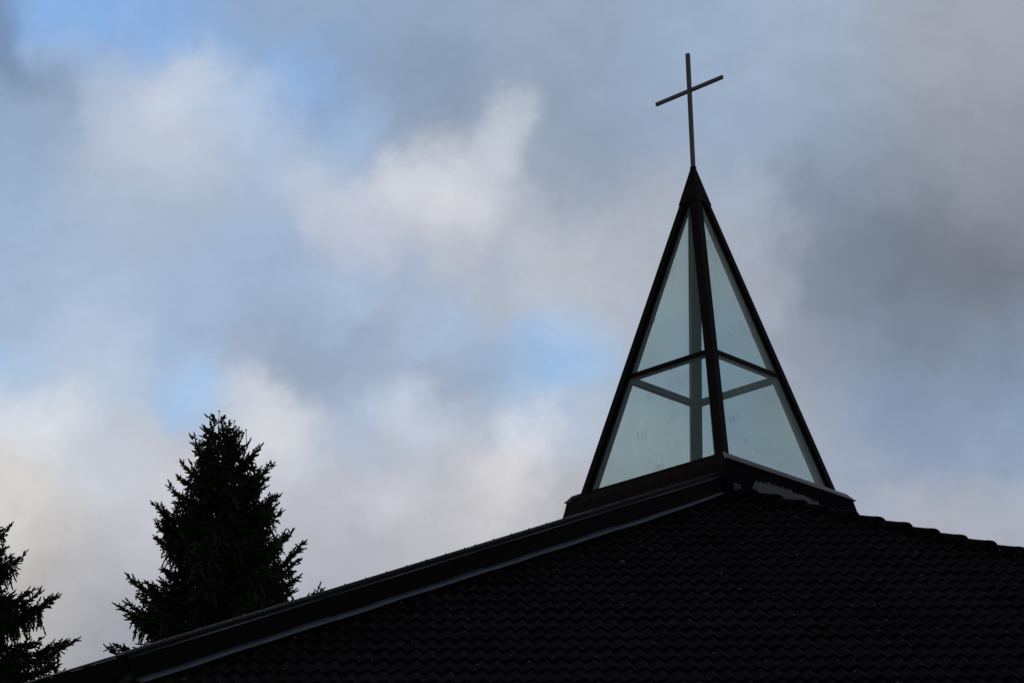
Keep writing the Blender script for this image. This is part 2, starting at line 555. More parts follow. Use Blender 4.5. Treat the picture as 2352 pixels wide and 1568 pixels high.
def build_tiles():
    samples = 16
    u0, u1 = -5.0, 10.0
    c0, c1 = int(u0 / WAVE), int(u1 / WAVE)
    cs = np.arange(c0 * samples, c1 * samples + 1) / samples
    uu = cs * WAVE
    prof = tile_profile(np.mod(cs, 1.0))
    # interlock: a thin slit just right of every second crest
    seam = np.exp(-((np.mod(cs + 0.0, 2.0) - 0.10) / 0.035) ** 2) * 0.006
    TH = 0.028
    verts, faces, tones = [], [], []
    r_min, r_max = int(-4.9 / COURSE), int(V_EAVE / COURSE)
    nb = 0
    n = len(uu)
    tid = np.floor((cs - 0.1) / 2).astype(int) - c0
    for r in range(r_min, r_max + 1):
        v1 = r * COURSE
        v0 = v1 - COURSE
        jtone = rng.normal(0, 0.13, tid.max() + 2)[tid]
        jh = rng.normal(0, 0.0026, tid.max() + 2)[tid]
        jt = rng.normal(0, 0.003, tid.max() + 2)[tid]
        jv = rng.normal(0, 0.004, tid.max() + 2)[tid]
        rows = []
        for fr in (0.0, 0.5, 0.93, 1.0):
            hh = prof + TH * (fr - 1) + jh + jt * (fr - 0.5) - seam
            if fr == 1.0:
                hh = hh - 0.004
            rows.append((v0 + (v1 - v0) * fr + jv * fr + (0.003 if fr == 1.0 else 0), hh))
        rows.append((v1 + jv - 0.004, prof - TH - 0.012 + jh))     # butt of the tile
        for vv, hh in rows:
            vv = np.broadcast_to(vv, n)
            P = np.array(O0)[None] + uu[:, None] * np.array(H) + vv[:, None] * np.array(DN) + hh[:, None] * np.array(NR)
            verts.append(P)
            tones.append(jtone)
        vm_ = 0.5 * (v0 + v1)
        for k in range(4):
            va = v0 + (v1 - v0) * (0.25, 0.7, 0.97, 1.0)[k]
            um = 0.5 * (uu[1:] + uu[:-1])
            ok = (um > left_u(va) - 0.05) & (um < right_u(va) + 0.05)
            idx = np.nonzero(ok)[0]
            b = nb + k * n
            faces.append(np.stack([b + idx, b + n + idx, b + n + idx + 1, b + idx + 1], 1))
        nb += 5 * n
    V = np.concatenate(verts) - np.array(church.location)
    Fc = np.concatenate(faces)
    used = np.unique(Fc)
    remap = np.full(len(V), -1)
    remap[used] = np.arange(len(used))
    V, Fc = V[used], remap[Fc]
    o = mesh_np('roof', V, Fc, M_TILE, church, smooth=True, sharp=40)
    at = o.data.attributes.new('tile_tone', 'FLOAT', 'POINT')
    at.data.foreach_set('value', np.concatenate(tones)[used].astype(np.float32))
    return o


def mesh_np(name, V, Fc, mat, parent=None, smooth=False, sharp=None):
    me = bpy.data.meshes.new(name)
    k = Fc.shape[1]
    me.vertices.add(len(V))
    me.vertices.foreach_set('co', np.ascontiguousarray(V, dtype=np.float32).ravel())
    me.loops.add(Fc.size)
    me.loops.foreach_set('vertex_index', np.ascontiguousarray(Fc, dtype=np.int32).ravel())
    me.polygons.add(len(Fc))
    me.polygons.foreach_set('loop_start', np.arange(0, Fc.size, k, dtype=np.int32))
    me.polygons.foreach_set('loop_total', np.full(len(Fc), k, dtype=np.int32))
    if smooth:
        me.polygons.foreach_set('use_smooth', np.ones(len(Fc), dtype=bool))
    me.update(calc_edges=True)
    me.validate()
    if sharp:
        me.set_sharp_from_angle(angle=R(sharp))
    me.materials.append(mat)
    o = bpy.data.objects.new(name, me)
    COL.objects.link(o)
    if parent is not None:
        o.parent = parent
    return o


roof_tiles = build_tiles()
roof_tiles['label'] = 'front slope of dark double-wave concrete tiles'

# hips
E3 = (DN * 8.0 - H * 6.32).normalized()             # down the left hip
PP3 = Vector((-0.80749083, 0.50539719, 0.30419113))  # across it, in the slope
BASE = RP(2.9, -4.74)
BW = 0.125
BAND0 = BASE + PP3 * BW
UPB = (Vector((0, 0, 1)) - E3 * E3.z).normalized()   # up the face of the upstand
NB = E3.cross(UPB).normalized()
if NB.x < 0:
    NB = -NB

# right hip line, centre of the ridge tiles
HD = (DN * 1.0 + H * 0.79).normalized()
HIP0 = RP(right_u(-5.05), -5.05)
RUP = (Vector((0, 0, 1)) - HD * HD.z).normalized()
RSIDE = HD.cross(RUP).normalized()


def ridge_tile_mesh(seed):
    rr = random.Random(seed)
    b = MB()
    ln = 0.47
    rings_o = []
    secs = [(0.0, 0.098, 0.080), (0.30, 0.110, 0.092), (0.395, 0.115, 0.098), (0.40, 0.120, 0.102), (0.455, 0.123, 0.104), (0.47, 0.119, 0.100)]
    for (x, w, hh) in secs:
        outer, inner = [], []
        for k in range(15):
            an = PI * k / 14
            c, s = math.cos(an), math.sin(an)
            outer.append(Vector((x, c * w * 1.05, -0.075 + (hh + 0.075) * (s ** 0.62))))
        for k in range(15):
            an = PI * (14 - k) / 14
            c, s = math.cos(an), math.sin(an)
            inner.append(Vector((x, c * (w * 1.05 - 0.018), -0.079 + (hh + 0.057) * (s ** 0.62))))
        rings_o.append(outer + inner)
    b.loft(rings_o)
    for i, p in enumerate(b.v):
        b.v[i] = tuple(p)
    return b


hip_len = (V_EAVE + 5.05) / (HD.dot(DN))
rt = ridge_tile_mesh(1)
first = None
s = 0.02
k = 0
rt_rng = random.Random(3)
while s < hip_len - 0.3:
    o_ = HIP0 + HD * s + RUP * (-0.060 + 0.004 * rt_rng.uniform(-1, 1))
    axx = (HD + RUP * (0.046 + rt_rng.uniform(-0.006, 0.006)) + RSIDE * rt_rng.uniform(-0.012, 0.012)).normalized()
    up_ = (RUP - axx * axx.dot(RUP)).normalized()
    sd = up_.cross(axx)
    mat4 = Matrix((axx, sd, up_)).transposed().to_4x4()
    mat4.translation = o_ - parent_origin(church)
    if first is None:
        me = bpy.data.meshes.new('ridge_tile')
        me.from_pydata([tuple(p) for p in rt.v], [], rt.f)
        bm = bmesh.new()
        bm.from_mesh(me)
        bmesh.ops.recalc_face_normals(bm, faces=bm.faces)
        bm.to_mesh(me)
        bm.free()
        me.polygons.foreach_set('use_smooth', [True] * len(me.polygons))
        me.set_sharp_from_angle(angle=R(45))
        me.materials.append(M_TILE)
        o = first = bpy.data.objects.new('ridge_tile', me)
    else:
        o = first.copy()
    COL.objects.link(o)
    o.parent = church
    o.matrix_local = mat4
    s += 0.4075
    k += 1

# underlay that closes the slope below the tiles, the far slopes and the walls
APEX = RP(UA, VA, -0.075)
ZE = RP(0, V_EAVE).z
dh = Vector((DN.x, DN.y, 0)).normalized()
apex_b = APEX - dh * 8.0
left_e = RP(left_u(V_EAVE), V_EAVE, -0.075)
right_e = RP(right_u(V_EAVE), V_EAVE, -0.075)
rise = APEX.z - right_e.z
right_b = right_e - dh * 22.0
left_b = left_e - dh * 22.0
b = MB()
b.v = [APEX, left_e, right_e]
b.f = [(0, 1, 2)]
b.build('roof_underlay', M_CURB, church)
b = MB()
b.v = [APEX, right_e, right_b, apex_b]
b.f = [(0, 1, 2, 3)]
b.build('roof', M_TILE, church)
b = MB()
b.v = [apex_b, right_b, left_b]
b.f = [(0, 1, 2)]
b.build('roof', M_TILE, church)
# the left slope lies a step higher, behind the upstand
b = MB()
t0 = BAND0 + UPB * 0.215 - E3 * 0.3 - NB * 0.10
t1 = BAND0 + UPB * 0.215 + E3 * 14.5 - NB * 0.10
b.v = [t0, t1, t1 - dh * 26 - Vector((0, 0, 0)), apex_b + Vector((0, 0, 0.2))]
b.f = [(0, 1, 2, 3)]
b.build('roof', M_BAND, church)
# walls
cx = RP(left_u(V_EAVE) + 0.5, V_EAVE - 0.6)
w_l, w_r = RP(left_u(V_EAVE) + 0.6, V_EAVE - 0.6), RP(right_u(V_EAVE) - 0.6, V_EAVE - 0.6)
b = MB()
foot = [w_l, w_r, w_r - dh * 20.5, w_l - dh * 20.5]
b.loft([[Vector((p.x, p.y, -0.2)) for p in foot], [Vector((p.x, p.y, ZE + 0.05)) for p in foot]])
b.build('wall', M_BRICK, church)
b = MB()
b.box(RP(0, V_EAVE), H, dh, (0, 0, 1), left_u(V_EAVE), right_u(V_EAVE), -0.03, 0.09, -0.14, -0.045)
b.build('gutter', M_COPING, church, bevel=0.01)

# flashing strip that lies along the foot of the upstand, in lengths
JOINTS = [0.10, 2.62, 5.12, 7.66, 10.32]
srng = random.Random(8)


def strip_piece(a0, a1, name='flashing'):
    b = MB()
    n = max(2, int((a1 - a0) / 0.09))
    top, bot = [], []
    for i in range(n + 1):
        t = a0 + (a1 - a0) * i / n
        wob = 0.006 * math.sin(t * 3.1) + 0.004 * math.sin(t * 7.7 + 1) + srng.uniform(-0.002, 0.002)
        wob2 = 0.010 * math.sin(t * 2.3 + 2) + srng.uniform(-0.004, 0.004)
        hh = 0.006 * (1 - (t - a0) / (a1 - a0)) + 0.002 * math.sin(t * 5)
        taper = min(1.0, 0.2 + (t - 0.1) / 2.2)
        bot.append(BASE + E3 * t + PP3 * (0.030 + wob * 0.6 + BW * (1 - taper) * 0.6) + NR * (0.004 + hh))
        top.append(BASE + E3 * t + PP3 * (BW + 0.004 + wob2 * 0.2) + NR * (0.022 + hh))
    b.v = bot + top
    m_ = n + 1
    for i in range(n):
        b.f.append((i, i + 1, m_ + i + 1, m_ + i))
    o = b.build(name, M_LEAD, church, smooth=True)
    md = o.modifiers.new('thick', 'SOLIDIFY')
    md.thickness = 0.004
    return o


for i in range(len(JOINTS) - 1):
    strip_piece(JOINTS[i] - (0.0 if i == 0 else 0.05), JOINTS[i + 1] - 0.012)
# upstand panels and coping, in the same lengths
for i in range(len(JOINTS) - 1):
    a0, a1 = JOINTS[i], JOINTS[i + 1]
    b = MB()
    hb = 0.225
    b.box(BAND0 + NB * (0.0015 * (i % 2)), E3, UPB, NB, a0 + 0.003, a1 - 0.004, -0.12, hb, -0.05, 0.0)
    # folded foot
    b.box(BAND0 + NB * (0.0015 * (i % 2)), E3, UPB, NB, a0 + 0.003, a1 - 0.004, 0.012, 0.026, 0.0, 0.010)
    b.build('upstand_panel', M_BAND, church, bevel=0.0015)
    c = MB()
    z1 = 0.006 * (i % 2)
    prof = [(-0.20, 0.245), (-0.20, 0.262), (0.010, 0.262), (0.016, 0.257), (0.018, 0.246), (0.013, 0.237), (0.020, 0.231), (0.020, 0.222), (0.006, 0.216), (0.003, 0.226), (0.003, 0.245)]
    rings = []
    for t in (a0, a1 - 0.006):
        rings.append([BAND0 + E3 * t + NB * x + UPB * (y + 0.004 - z1 * 0.5) for x, y in prof])
    c.loft(rings)
    # second, lower seam sheet on top, and the screws
    c.box(BAND0, E3, UPB, NB, a0 + 0.05, a1 - 0.05, 0.268, 0.276, -0.15, -0.03)
    t = a0 + 0.1
    while t < a1 - 0.05:
        c.dome(BAND0 + E3 * t + UPB * 0.276 + NB * -0.05, UPB, 0.010, 0.012)
        c.dome(BAND0 + E3 * (t + 0.13) + UPB * 0.266 + NB * -0.008, UPB, 0.007, 0.008)
        t += 0.33
    c.build('coping', M_COPING, church)
    d_ = MB()
    rings = []
    for t in (a0 + 0.002, a1 - 0.008):
        cc = BAND0 + E3 * t + NB * (0.010 + 0.002 * (i % 2)) + UPB * 0.212
        rings.append([cc + (NB * math.cos(2 * PI * q / 10) + UPB * math.sin(2 * PI * q / 10)) * 0.0075 for q in range(10)])
    d_.loft(rings)
    d_.build('highlight_bead', M_BEAD, church, smooth=True)  # thin rod added to carry the highlight line below the coping
# beyond the eaves corner the upper slope runs on as a deep plain bargeboard
b = MB()
b.box(BAND0 - NB * 0.012, E3, UPB, NB, 10.318, 14.5, -0.9, 0.245, -0.05, 0.0)
b.build('bargeboard', M_BAND, church, bevel=0.002)
b = MB()
b.box(BAND0 - NB * 0.012, E3, UPB, NB, 10.318, 14.5, 0.248, 0.266, -0.18, 0.02)
b.build('coping', M_COPING, church, bevel=0.003)
# a loose flap where the flashing ends
b = MB()
fl = BASE + E3 * 10.34 + PP3 * 0.10 + NR * 0.03
fpts = [fl, fl + E3 * 0.10 - UPB * 0.03, fl + E3 * 0.20 + UPB * 0.005, fl + E3 * 0.12 + UPB * 0.035, fl + UPB * 0.055]
b.loft([fpts, [p + NR * 0.006 for p in fpts]])
b.build('flashing', M_COPING, church)  # darker coping colour stands in for shade on the flap

# ------------------------------------------------------------------ glass steeple
SX, SY, YAW = 2.5385, 30.388, 0.0371
ZA, ZM, ZB = 14.2679 + EYE, 11.1718 + EYE, 9.5555 + EYE
KS = 0.3556
Z_CAP = 13.655 + EYE
steeple = empty('glass_steeple', (SX, SY, ZB - 0.6), 'four-sided pointed glass lantern with dark brown frame and dark cap on the church roof', 'steeple')
ANG = {'front': -90, 'right': 0, 'rear': 90, 'left': 180}
ORDER = ['front', 'right', 'rear', 'left']


def sdir2(n):
    t = R(ANG[n]) + YAW
    return Vector((math.cos(t), math.sin(t), 0))


def corner(n, z, extra=0.0):
    return Vector((SX, SY, z)) + sdir2(n) * (KS * (ZA - z) + extra)


def tangents(n):
    i = ORDER.index(n)
    nx, pv = ORDER[(i + 1) % 4], ORDER[(i - 1) % 4]
    return (sdir2(nx) - sdir2(n)).normalized(), (sdir2(pv) - sdir2(n)).normalized()


WC, WF = 0.104, 0.043
for n in ORDER:
    t1, t2 = tangents(n)
    half = [(WC, 0), (WC, 0.034), (WC + 0.010, 0.034), (WC + 0.010, 0.024), (WC + WF, 0.024), (WC + WF, 0.045)]
    sec = [(0.004, 0.0)] + half + [(0.045, 0.045)] + [(b_, a_) for a_, b_ in reversed(half)] + [(0.0, 0.004)]
    rings = []
    for z in (ZB - 0.06, Z_CAP + 0.03):
        P = corner(n, z)
        rings.append([P + t1 * a_ + t2 * b_ for a_, b_ in sec])
    b = MB().loft(rings)
    # screws down both flanges
    z = ZB + 0.10
    nf1 = (-t2 + Vector((0, 0, 1)) * KS / math.sqrt(2)).normalized()
    nf2 = (-t1 + Vector((0, 0, 1)) * KS / math.sqrt(2)).normalized()
    while z < Z_CAP - 0.05:
        P = corner(n, z)
        b.dome(P + t1 * (WC + 0.027) + t2 * 0.024, nf1, 0.0065, 0.005)
        b.dome(P + t2 * (WC + 0.027) + t1 * 0.024, nf2, 0.0065, 0.005)
        z += 0.155
    post = b.build('corner_post', M_BROWN, steeple)
    sec = [(0.050, 0.050), (0.177, 0.050), (0.216, 0.089), (0.089, 0.216), (0.050, 0.177)]
    rings = []
    for z in (ZB - 0.05, Z_CAP - 0.02):
        P = corner(n, z)
        sc = 1.0 if z < ZM else 0.72
        rings.append([P + t1 * a_ * (sc if a_ > 0.1 else 1) + t2 * b_ * (sc if b_ > 0.1 else 1) for a_, b_ in sec])
    MB().loft(rings).build('inner_post', M_INNER, post, bevel=0.003)

for i, n in enumerate(ORDER):
    n2 = ORDER[(i + 1) % 4]
    t1 = (sdir2(n2) - sdir2(n)).normalized()
    inn = -(sdir2(n2) + sdir2(n)).normalized()
    nrm = (-inn + Vector((0, 0, 1)) * KS / math.sqrt(2)).normalized()

    def fp(end, a_, b_, z):
        if end == 0:
            return corner(n, z) + t1 * a_ + inn * b_
        return corner(n2, z) - t1 * a_ + inn * b_

    # panes: upper and lower
    for (z0, z1) in ((ZB - 0.02, ZM - 0.045), (ZM - 0.025, Z_CAP + 0.0)):
        am = WC + 0.018
        ring = lambda bb: [fp(0, am, bb, z0), fp(1, am, bb, z0), fp(1, am, bb, z1), fp(0, am, bb, z1)]
        MB().loft([ring(0.036), ring(0.044)]).build('glass_pane', M_GLASS, steeple)
    # transom: cover strip outside, tube inside
    b = MB()
    a_ = WC + WF + 0.001
    zt, zb_ = ZM, ZM - 0.062
    b.loft([[fp(0, a_, 0.024, zb_), fp(0, a_, 0.024, zt), fp(0, a_, 0.0355, zt), fp(0, a_, 0.0355, zb_)],
            [fp(1, a_, 0.024, zb_), fp(1, a_, 0.024, zt), fp(1, a_, 0.0355, zt), fp(1, a_, 0.0355, zb_)]])
    L_ = (fp(1, a_, 0, ZM) - fp(0, a_, 0, ZM)).length
    m_ = int(L_ / 0.15)
    for q in range(m_):
        c_ = fp(0, a_, 0.024, (zt + zb_) / 2) + t1 * (0.06 + q * 0.15)
        b.dome(c_, nrm, 0.0065, 0.005)
    tr = b.build('transom', M_BROWN, steeple)
    MB().loft([[fp(0, 0.15, 0.048, ZM - 0.085), fp(0, 0.15, 0.048, ZM - 0.01), fp(0, 0.15, 0.115, ZM - 0.01), fp(0, 0.15, 0.115, ZM - 0.085)],
               [fp(1, 0.15, 0.048, ZM - 0.085), fp(1, 0.15, 0.048, ZM - 0.01), fp(1, 0.15, 0.115, ZM - 0.01), fp(1, 0.15, 0.115, ZM - 0.085)]]
              ).build('inner_rail', M_INNER, tr)

    # skirt at the foot: sloped sheet with a drip edge, mitred at the corners
    def side(profile, name, mat, bevel=0.0):
        b = MB()
        rings = []
        for end in (n, n2):
            ek = 1.36 if (end == 'right' and name != 'fascia') else (1.20 if end == 'left' else 1.0)
            rings.append([Vector((SX, SY, ZB + z_)) + sdir2(end) * (KS * (ZA - ZB) + (o_ * ek * math.sqrt(2))) for o_, z_ in profile])
        b.loft(rings)
        return b, name, mat, bevel

    if n == 'left':                        # the face towards the lower left: rail, then a deep fascia
        b = MB()
        a_ = 0.11
        b.loft([[fp(0, a_, 0.020, ZB - 0.045), fp(0, a_, 0.020, ZB), fp(0, a_, 0.0355, ZB), fp(0, a_, 0.0355, ZB - 0.045)],
                [fp(1, a_, 0.020, ZB - 0.045), fp(1, a_, 0.020, ZB), fp(1, a_, 0.0355, ZB), fp(1, a_, 0.0355, ZB - 0.045)]])
        L_ = (fp(1, a_, 0, ZB) - fp(0, a_, 0, ZB)).length
        for q in range(int(L_ / 0.155)):
            b.dome(fp(0, a_, 0.020, ZB - 0.02) + t1 * (0.08 + q * 0.155), nrm, 0.0065, 0.005)
        b.build('bottom_rail', M_BROWN, steeple)
        prof = [(-0.03, -0.048), (0.004, -0.050), (0.066, -0.075), (0.108, -0.165), (0.117, -0.182), (0.152, -0.375), (0.140, -0.375), (0.10, -0.19), (-0.03, -0.12)]
        b, nm, mt_, bv = side(prof, 'fascia', M_BROWN)
        b.build('fascia', M_BROWN, steeple, label='deep brown fascia below the glass')
    else:
        prof = [(-0.045, 0.0), (0.0, -0.006), (0.072, -0.045), (0.118, -0.118), (0.132, -0.126), (0.132, -0.138), (0.05, -0.138), (-0.045, -0.06)]
        b, nm, mt_, bv = side(prof, 'sill', M_SILL)
        b.build('sill', M_SILL, steeple)
        prof = [(0.04, -0.136), (0.112, -0.136), (0.138, -0.31), (0.142, -1.1), (0.0, -1.1)]
        b, nm, mt_, bv = side(prof, 'curb_wall', M_CURB)
        b.build('curb_wall', M_CURB, steeple)

# core that carries the lantern, under the fascia
b = MB()
rings = []
for z in (ZB - 1.7, ZB - 0.05):
    rings.append([Vector((SX, SY, z)) + sdir2(n) * (KS * (ZA - ZB) - 0.30) for n in ORDER])
b.loft(rings)
b.build('curb_core', M_CURB, steeple)

# cap
b = MB()
rings = []
for z, ex in ((Z_CAP - 0.005, 0.004), (Z_CAP, 0.012), (ZA - 0.045, 0.022), (ZA - 0.04, 0.012)):
    rings.append([corner(n, z, ex) for n in ORDER])
b.loft(rings)
cap = b.build('cap', M_BROWN, steeple, bevel=0.003)

# torn patch on the right-hand curb face, bare grey felt showing
n, n2 = 'front', 'right'
t1 = (sdir2(n2) - sdir2(n)).normalized()
outw = (sdir2(n2) + sdir2(n)).normalized()
prng = random.Random(21)


def curb_pt(sfrac, z, off):
    # point on the sloping curb face: profile (0.112,-0.136) -> (0.20,-0.60)
    o_ = float(np.interp(-z, [0.136, 0.31, 1.1], [0.112, 0.138, 0.142]))
    ext = KS * (ZA - ZB) + o_ * math.sqrt(2)
    A = Vector((SX, SY, ZB + z)) + sdir2(n) * ext
    B = Vector((SX, SY, ZB + z)) + sdir2(n2) * (ext + o_ * 0.36 * math.sqrt(2))
    return A.lerp(B, sfrac) + outw * off


def patch(top_pts, bot_pts, name):
    b = MB()
    top, bot = [], []
    nseg = 110
    for i in range(nseg + 1):
        x = i / nseg
        sx = top_pts[0][0] + (top_pts[-1][0] - top_pts[0][0]) * x
        zt = np.interp(sx, [p[0] for p in top_pts], [p[1] for p in top_pts])
        zb_ = np.interp(sx, [p[0] for p in bot_pts], [p[1] for p in bot_pts])
        zt += 0.016 * math.sin(x * 43) * math.sin(x * 17 + 1) + 0.010 * math.sin(x * 97 + 2) + prng.uniform(-0.02, 0.012)
        zb_ = min(zb_, zt - 0.004)
        top.append(curb_pt(sx + prng.uniform(-0.001, 0.001), zt, 0.006))
        bot.append(curb_pt(sx, zb_, 0.006))
    b.v = top + bot
    m_ = nseg + 1
    for i in range(nseg):
        b.f.append((i, i + 1, m_ + i + 1, m_ + i))
    o = b.build(name, M_BARE, steeple)
    md = o.modifiers.new('thick', 'SOLIDIFY')
    md.thickness = 0.004
    md.offset = 1
    return o


patch([(0.185, -0.42), (0.20, -0.36), (0.215, -0.33), (0.26, -0.315), (0.36, -0.295), (0.46, -0.305), (0.58, -0.31), (0.67, -0.33), (0.69, -0.36)],
      [(0.185, -0.43), (0.20, -0.62), (0.30, -0.66), (0.69, -0.66)], 'torn_patch')

# crumpled flashing end at the foot of the front corner
b = MB()
c_ = RP(2.88, -4.80, 0.02)
vd = Vector((0.3, -0.9, 0.3)).normalized()
rings = []
for q, (rr, off) in enumerate(((0.0, 0.05), (0.040, 0.045), (0.060, 0.02), (0.063, -0.02), (0.056, -0.06))):
    ring = []
    for j in range(14):
        an = 2 * PI * j / 14
        wob = 1 + 0.18 * math.sin(3 * an + q) + 0.1 * math.sin(5 * an)
        ring.append(c_ + Vector((1, 0.1, 0)) * (math.cos(an) * max(rr, 0.004) * wob) + Vector((0, 0, 1)) * (0.03 + math.sin(an) * max(rr, 0.004) * wob * 0.9) + vd * off * (1 + 0.2 * math.cos(an)))
    rings.append(ring)
b.loft(rings)
b.build('crumpled_flashing', M_BARE, church, label='crumpled grey end of the flashing at the top of the roof')

# ------------------------------------------------------------------ cross on the cap
cross = empty('cross', (SX, SY, ZA - 0.11), 'tall slender metal cross standing on the cap of the glass steeple', 'cross')
ax = (sdir2('front') - sdir2('left')).normalized()    # arm runs along the left-hand face
ay = Vector((-ax.y, ax.x, 0))
ZC = Vector((0, 0, 1))
po = Vector((SX, SY, 0))
ZT, ZX = 15.986 + EYE, 15.4076 + EYE
b = MB()
b.box(po, ax, ay, ZC, -0.028, 0.028, -0.0205, 0.0205, ZA - 0.12, ZT)
for zz, rr in ((ZT - 1.0, 0.010), (ZT - 0.83, 0.008), (ZT - 1.55, 0.009)):
    b.dome(po + ZC * zz + ax * 0.026, ax, rr, 0.006)
b.build('post', M_CROSS, cross, bevel=0.003)
b = MB()
for (x0, x1) in ((-0.606, -0.0285), (0.0285, 0.592)):
    b.box(po, ax, ay, ZC, x0, x1, -0.0185, 0.0185, ZX - 0.026, ZX + 0.026)
b.build('arm', M_CROSS, cross, bevel=0.003)
b = MB()
b.box(po, ax, ay, ZC, -0.036, 0.036, -0.029, 0.029, ZA - 0.06, ZA - 0.028)
b.build('collar', M_BROWN, cross, bevel=0.003)


# ------------------------------------------------------------------ spruces
class Tree:
    def __init__(self, seed):
        self.rng = np.random.default_rng(seed)
        self.sh = []            # shoots: base, direction*length, radius
        self.wood = []          # polylines with radii
        self.cones = []

    def shoots(self, P, D, Lg, Rd):
        self.sh.append((P, D, Lg, Rd))

    def branch(self, base, az, reach, z_tip, fine=True, sag=0.25, rad=0.03):
        """a limb from base that sags and turns up to its tip"""
        rng = self.rng
        h = np.array([math.cos(az), math.sin(az), 0.0])
        sd = np.array([-h[1], h[0], 0.0])
        n = max(6, int(reach / 0.09))
        t = np.linspace(0, 1, n)
        dz = z_tip - base[2]
        zc = dz * t ** 1.5 - sag * reach * 4 * t * (1 - t) * 0.35
        bend = rng.normal(0, 0.06) * reach
        pts = base + np.outer(t * reach, h) + np.outer(bend * np.sin(t * 2.6), sd) + np.outer(zc, [0, 0, 1])
        pts += rng.normal(0, 0.008, pts.shape)
        self.wood.append((pts, np.linspace(rad, 0.007, n)))
        tang = np.gradient(pts, axis=0)
        tang /= np.linalg.norm(tang, axis=1)[:, None]
        # needles along the limb itself
        m = t > 0.35
        self.along(pts[m], tang[m], 0.11, 0.017)
        # terminal shoots
        self.tuft(pts[-1], tang[-1], 3, 0.17 if reach > 0.6 else 0.12)
        step = 0.062 if fine else 0.22
        pos = 0.16
        k = 0
        while pos < reach - 0.03:
            tt = pos / reach
            i = min(n - 1, int(tt * (n - 1)))
            p, tg = pts[i], tang[i]
            s_ = 1 if k % 2 == 0 else -1
            l2 = (0.16 + 0.50 * (1 - tt) * min(1.0, reach / 1.6) + 0.12 * rng.random()) * (0.6 + 0.65 * rng.random())
            if tt > 0.7:
                l2 = max(l2 * 0.9, 0.13 + 0.12 * rng.random())
            l2 = min(l2, 0.62)
            fw = 0.55 + 0.4 * rng.random()
            up = rng.normal(0.02 + (0.22 if tt > 0.6 else 0.0), 0.22)
            d = sd * s_ * (0.85) + tg * fw + np.array([0, 0, up])
            d /= np.linalg.norm(d)
            self.twig(p, d, l2, fine)
            # hanging twigs under older wood
            if tt < 0.9 and rng.random() < (0.85 if fine else 0.4):
                d2 = np.array([0, 0, -1.0]) + tg * rng.uniform(-0.1, 0.5) + sd * rng.normal(0, 0.4)
                d2 /= np.linalg.norm(d2)
                self.twig(p, d2, (0.14 + 0.34 * rng.random()) * min(1, 0.35 + reach / 2.2), fine)
            pos += step * (0.7 + 0.6 * rng.random()) * (0.72 if tt > 0.6 else 1.0)
            k += 1
        return pts

    def along(self, pts, tang, ln, rd):
        rng = self.rng
        n = len(pts)
        for _ in range(2):
            d = tang + rng.normal(0, 0.35, (n, 3))
            d /= np.linalg.norm(d, axis=1)[:, None]
            self.shoots(pts, d, np.full(n, ln) * rng.uniform(0.7, 1.3, n), np.full(n, rd * 1.25))

    def tuft(self, p, d, n, ln):
        rng = self.rng
        D = d[None] + rng.normal(0, 0.42, (n, 3))
        D[0] = d + rng.normal(0, 0.06, 3)
        D /= np.linalg.norm(D, axis=1)[:, None]
        Lg = ln * rng.uniform(0.6, 1.1, n)
        Lg[0] = ln * 1.25
        self.shoots(np.repeat(p[None], n, 0), D, Lg, np.full(n, 0.023))

    def twig(self, p, d, ln, fine=True):
        rng = self.rng
        st = 0.042 if fine else 0.10
        n = max(3, int(ln / st))
        t = np.linspace(0, 1, n)
        droop = rng.uniform(-0.05, 0.30)
        pts = p + np.outer(t * ln, d)
        pts[:, 2] -= droop * ln * t ** 2
        tg = np.gradient(pts, axis=0)
        tg /= np.linalg.norm(tg, axis=1)[:, None]
        sdv = np.cross(d, [0, 0, 1.0])
        nn = np.linalg.norm(sdv)
        sdv = sdv / nn if nn > 0.2 else np.array([math.cos(rng.random() * 6.3), math.sin(rng.random() * 6.3), 0])
        sg = np.where(np.arange(n) % 2 == 0, 1.0, -1.0)
        rad = 0.0235 if fine else 0.05
        D = tg * 0.75 + sdv[None] * (sg * 0.75)[:, None] + rng.normal(0, 0.25, (n, 3))
        D /= np.linalg.norm(D, axis=1)[:, None]
        Lg = (0.065 + 0.10 * (1 - t)) * rng.uniform(0.6, 1.35, n) * (1 if fine else 2.0)
        self.shoots(pts, D, Lg, np.full(n, rad))
        # the twig's own needles
        self.shoots(pts[:-1], tg[:-1], np.full(n - 1, ln / (n - 1) * 1.5), np.full(n - 1, rad * 0.9))
        self.tuft(pts[-1], tg[-1], 1, 0.11 if fine else 0.16)
        if fine and rng.random() < 0.045:
            self.cones.append(pts[-1])

    def build_crown(self, name, parent):
        P = np.concatenate([s[0] for s in self.sh])
        D = np.concatenate([s[1] for s in self.sh])
        Lg = np.concatenate([s[2] for s in self.sh])
        Rd = np.concatenate([s[3] for s in self.sh])
        n = len(P)
        rng = self.rng
        ref = rng.normal(0, 1, (n, 3))
        A = np.cross(D, ref)
        A /= np.linalg.norm(A, axis=1)[:, None]
        B = np.cross(D, A)
        V = np.zeros((n, 10, 3))
        for k in range(3):
            an = 2 * np.pi * k / 3
            off = A * math.cos(an) + B * math.sin(an)
            V[:, k] = P + off * (Rd * 0.6)[:, None]
            V[:, 3 + k] = P + D * (Lg * 0.4)[:, None] + off * (Rd * rng.uniform(0.8, 1.15, n))[:, None]
            V[:, 6 + k] = P + D * (Lg * 0.85)[:, None] + off * (Rd * rng.uniform(0.55, 0.9, n))[:, None]
        V[:, 9] = P + D * Lg[:, None]
        base = (np.arange(n) * 10)[:, None]
        tris = []
        for k in range(3):
            j = (k + 1) % 3
            tris += [[k, j, 3 + j], [k, 3 + j, 3 + k], [3 + k, 3 + j, 6 + j], [3 + k, 6 + j, 6 + k], [6 + k, 6 + j, 9]]
